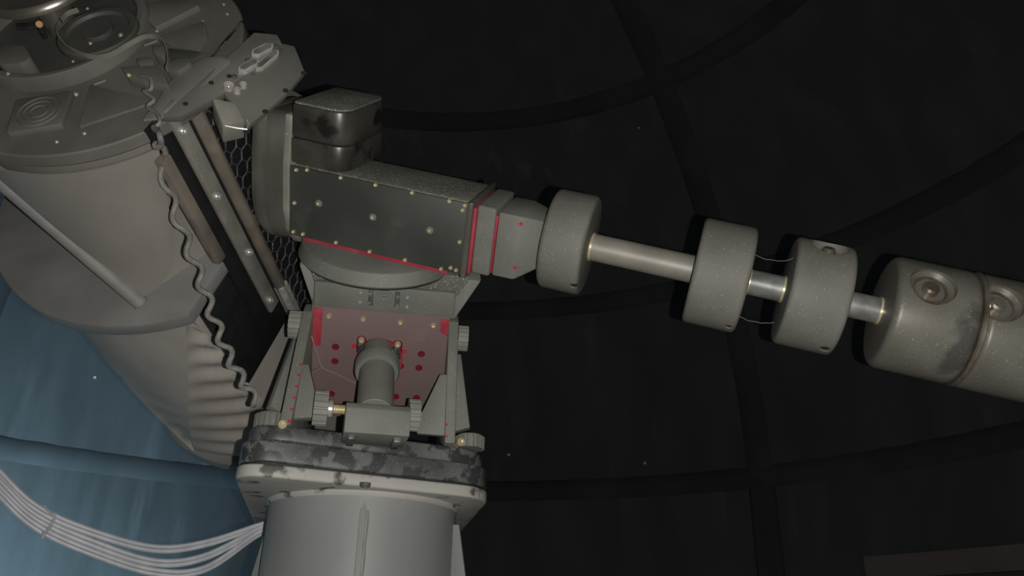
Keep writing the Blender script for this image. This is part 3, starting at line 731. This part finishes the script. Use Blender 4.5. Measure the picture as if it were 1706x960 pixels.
# connector panel on the upper mount side
po = T(-.020, .27, 0)
pn = nz(-dd * .9 + sv * .35)
def PP(x, y, l=0.0): return ONP(x, y, po, pn) + pn * l
panel = link('connector_panel', prism([PP(*e) for e in ((271, 192), (380, 92), (423, 53), (462, 57), (471, 73), (440, 98), (372, 156), (304, 192))], -pn * .02, .003), m_tel, tel)
slope = link('angled_panel', prism([PP(*e, .004) for e in ((372, 157), (440, 100), (471, 74), (491, 79), (508, 121), (474, 161), (443, 187), (411, 213), (392, 180))], -pn * .016, .003), m_tel, tel)
link('junction_box', prism([PP(*e, .012) for e in ((353, 170), (392, 178), (408, 208), (371, 216))], -pn * .05, .003), m_rail, tel)
link('wire_loop', tube([PP(x, y, .014) for x, y in ((375, 218), (395, 222), (411, 224), (414, 216), (411, 208))], .0018, 6), m_steel, tel)
screws(slope, ME_DOT, 'screw_hole', [(506, 122), (476, 151), (442, 186), (411, 219)], po + pn * .004, pn, .0045, .0005)
screws(panel, ME_DOT, 'screw_hole', [(382, 127), (352, 138), (309, 173)], po, pn, .004, .0005)
for (ax_, ay, bx, by, w) in ((426, 95, 448, 84, .010), (404, 121, 424, 110, .009), (432, 117, 458, 95, .008)):
    A, B = PP(ax_, ay), PP(bx, by); d_ = nz(B - A); e_ = np.cross(pn, d_)
    sh = roundpoly([A - d_ * .012, A + e_ * w, B + e_ * w, B + d_ * .012, B - e_ * w, A - e_ * w], .004, 3)
    pc = link('plug_socket', prism(sh, pn * .012, .002), m_chrome, panel)
    sh2 = [A - d_ * .006, A + e_ * w * .55, B + e_ * w * .55, B + d_ * .006, B - e_ * w * .55, A - e_ * w * .55]
    link('socket_core', prism([q + pn * .012 for q in sh2], pn * .002, 0), m_zinc, pc)
    for q in (A - d_ * .019, B + d_ * .019): inst('jack_screw', ME_DARK, frame_m(q, pn, .005), pc)
for (x, y, r) in ((381, 149, .0095), (395, 156, .0065), (405, 147, .0065)):
    q = PP(x, y); pc = link('round_socket', lathe(q, pn, [(0, .004), (r * .55, .004), (r * .6, .012), (r, .012), (r, 0), (0, 0)], 24), m_chrome, panel)
    link('socket_core', cyl(q + pn * .004, q + pn * .010, r * .3, 12), m_brass, pc)

# ------------------------------------------------------------------ cables
def coil(path, n_wave, amp, r, k=600):
    P_ = spline(path, 40); L_ = len(P_); cam_right = RW[0]
    seg = [0]
    for a_, b_ in zip(P_, P_[1:]): seg.append(seg[-1] + np.linalg.norm(b_ - a_))
    tot = seg[-1]; out = []
    for i in range(k):
        x = i / (k - 1); d_ = x * tot; j = min(np.searchsorted(seg, d_), L_ - 1)
        t = nz(P_[min(j + 1, L_ - 1)] - P_[max(j - 1, 0)]); X = nz(cam_right - (cam_right @ t) * t); Y = np.cross(t, X)
        phs = 2 * PI * n_wave * (x ** 1.55); am = amp * min(1, 8 * x)
        out.append(P_[j] + X * am * math.cos(phs) + Y * am * math.sin(phs))
    return tube(out, r, 8)
cb = coil([rear_px(256, 212, -.03), rear_px(266, 232, -.03), W(268, 258, 1.46), W(284, 330, 1.46), W(306, 390, 1.47), W(330, 452, 1.475), W(356, 530, 1.49), W(384, 598, 1.50), W(414, 650, 1.52), W(430, 674, 1.535)], 9.5, .0085, .0052)
tag(link('coiled_cable', cb, m_cable), 'grey coiled cord hanging from the telescope back down to the mount base', 'cable')
wr_ = [rear_px(232, 126, -.035), rear_px(250, 130, -.045), rear_px(252, 148, -.04), rear_px(240, 152, -.03), rear_px(256, 166, -.03), rear_px(246, 178, -.028), rear_px(262, 190, -.03), rear_px(266, 204, -.03), rear_px(255, 214, -.025)]
tag(link('kinked_wire', tube(spline(wr_, 8), .0036, 8), m_cable), 'short kinked grey wire plugged in at the telescope back bracket', 'cable')
rib = [(108, 76), (97, 50), (108, 26), (130, 14)]
rb_path = [rear_px(x, y, -.052) for x, y in ((130, 16), (108, 26), (96, 50), (106, 72), (130, 88), (158, 95), (186, 90), (214, 74), (240, 61), (262, 62), (276, 76), (281, 100), (278, 116))]
tag(link('ribbon_cable', tube(spline(rb_path, 8), .003, flat=(.010, .0022, nz(sv * .3 + ev * .95))), m_rib2), 'flat pale ribbon cable curling around the round disc on the telescope back', 'cable')
ys = [(786, 843, 884, 911, 903, 874), (793, 851, 891, 918, 909, 877), (801, 859, 901, 934, 925, 880), (810, 866, 909, 941, 931, 883), (819, 875, 918, 950, 945, 886), (828, 883, 925, 957, 951, 890)]
names = ['topmost pale cable of the drooping bundle at lower left', 'second pale cable from the top of the drooping bundle', 'third pale cable of the drooping bundle, just under the upper gap', 'fourth pale cable of the drooping bundle, just above the lower gap', 'fifth pale cable from the top of the drooping bundle', 'lowest hanging pale cable of the drooping bundle']
strands = []
for y6, nm in zip(ys, names):
    d_ = y6[0] - 786
    strands.append(([(-330, 330 + d_ * .4), (-210, 520 + d_ * .6), (-80, 700 + d_)] + list(zip((0, 62, 154, 258, 342, 434), y6)) + [(490, 858 + d_ * .3)], nm))
for i, (sp, lb) in enumerate(strands):
    zz = [1.95, 1.86, 1.80, 1.78, 1.80, 1.84, 1.87, 1.90, 1.93, 1.98]
    tag(link('cable', tube(spline([W(x, y, zz[k] + .006 * (i % 2)) for k, (x, y) in enumerate(sp)], 10), .0056, 8), m_wire), lb, 'cable', 'pale cables drooping at lower left')
tq = [W(74, 844, 1.79), W(92, 862, 1.775), W(84, 878, 1.775), W(72, 893, 1.79), W(70, 870, 1.82), W(74, 850, 1.81)]
zt = thing('cable_tie', 'white plastic tie with a loose tail around the pale cables', 'cable tie', W(80, 880, 1.79))
link('band', tube(tq + [tq[0]], .003, flat=(.006, .002, RW[2])), m_wire, zt); link('tail', tube([W(74, 888, 1.78), W(71, 897, 1.78)], .0025, 6), m_wire, zt)
# cobweb threads across the red plate
for pts_px, lb in ((((519, 560, 1.70), (528, 590, 1.705), (537, 612, 1.71), (562, 624, 1.69), (592, 639, 1.655)), 'long cobweb thread from the left side plate to the adjuster collar'), (((514, 623, 1.66), (526, 616, 1.69), (537, 612, 1.71)), 'short cobweb thread at the lower left of the red plate')):
    tag(link('cobweb_thread', tube(spline([W(*q) for q in pts_px], 5), .0006, 5), m_web), lb, 'cobweb')
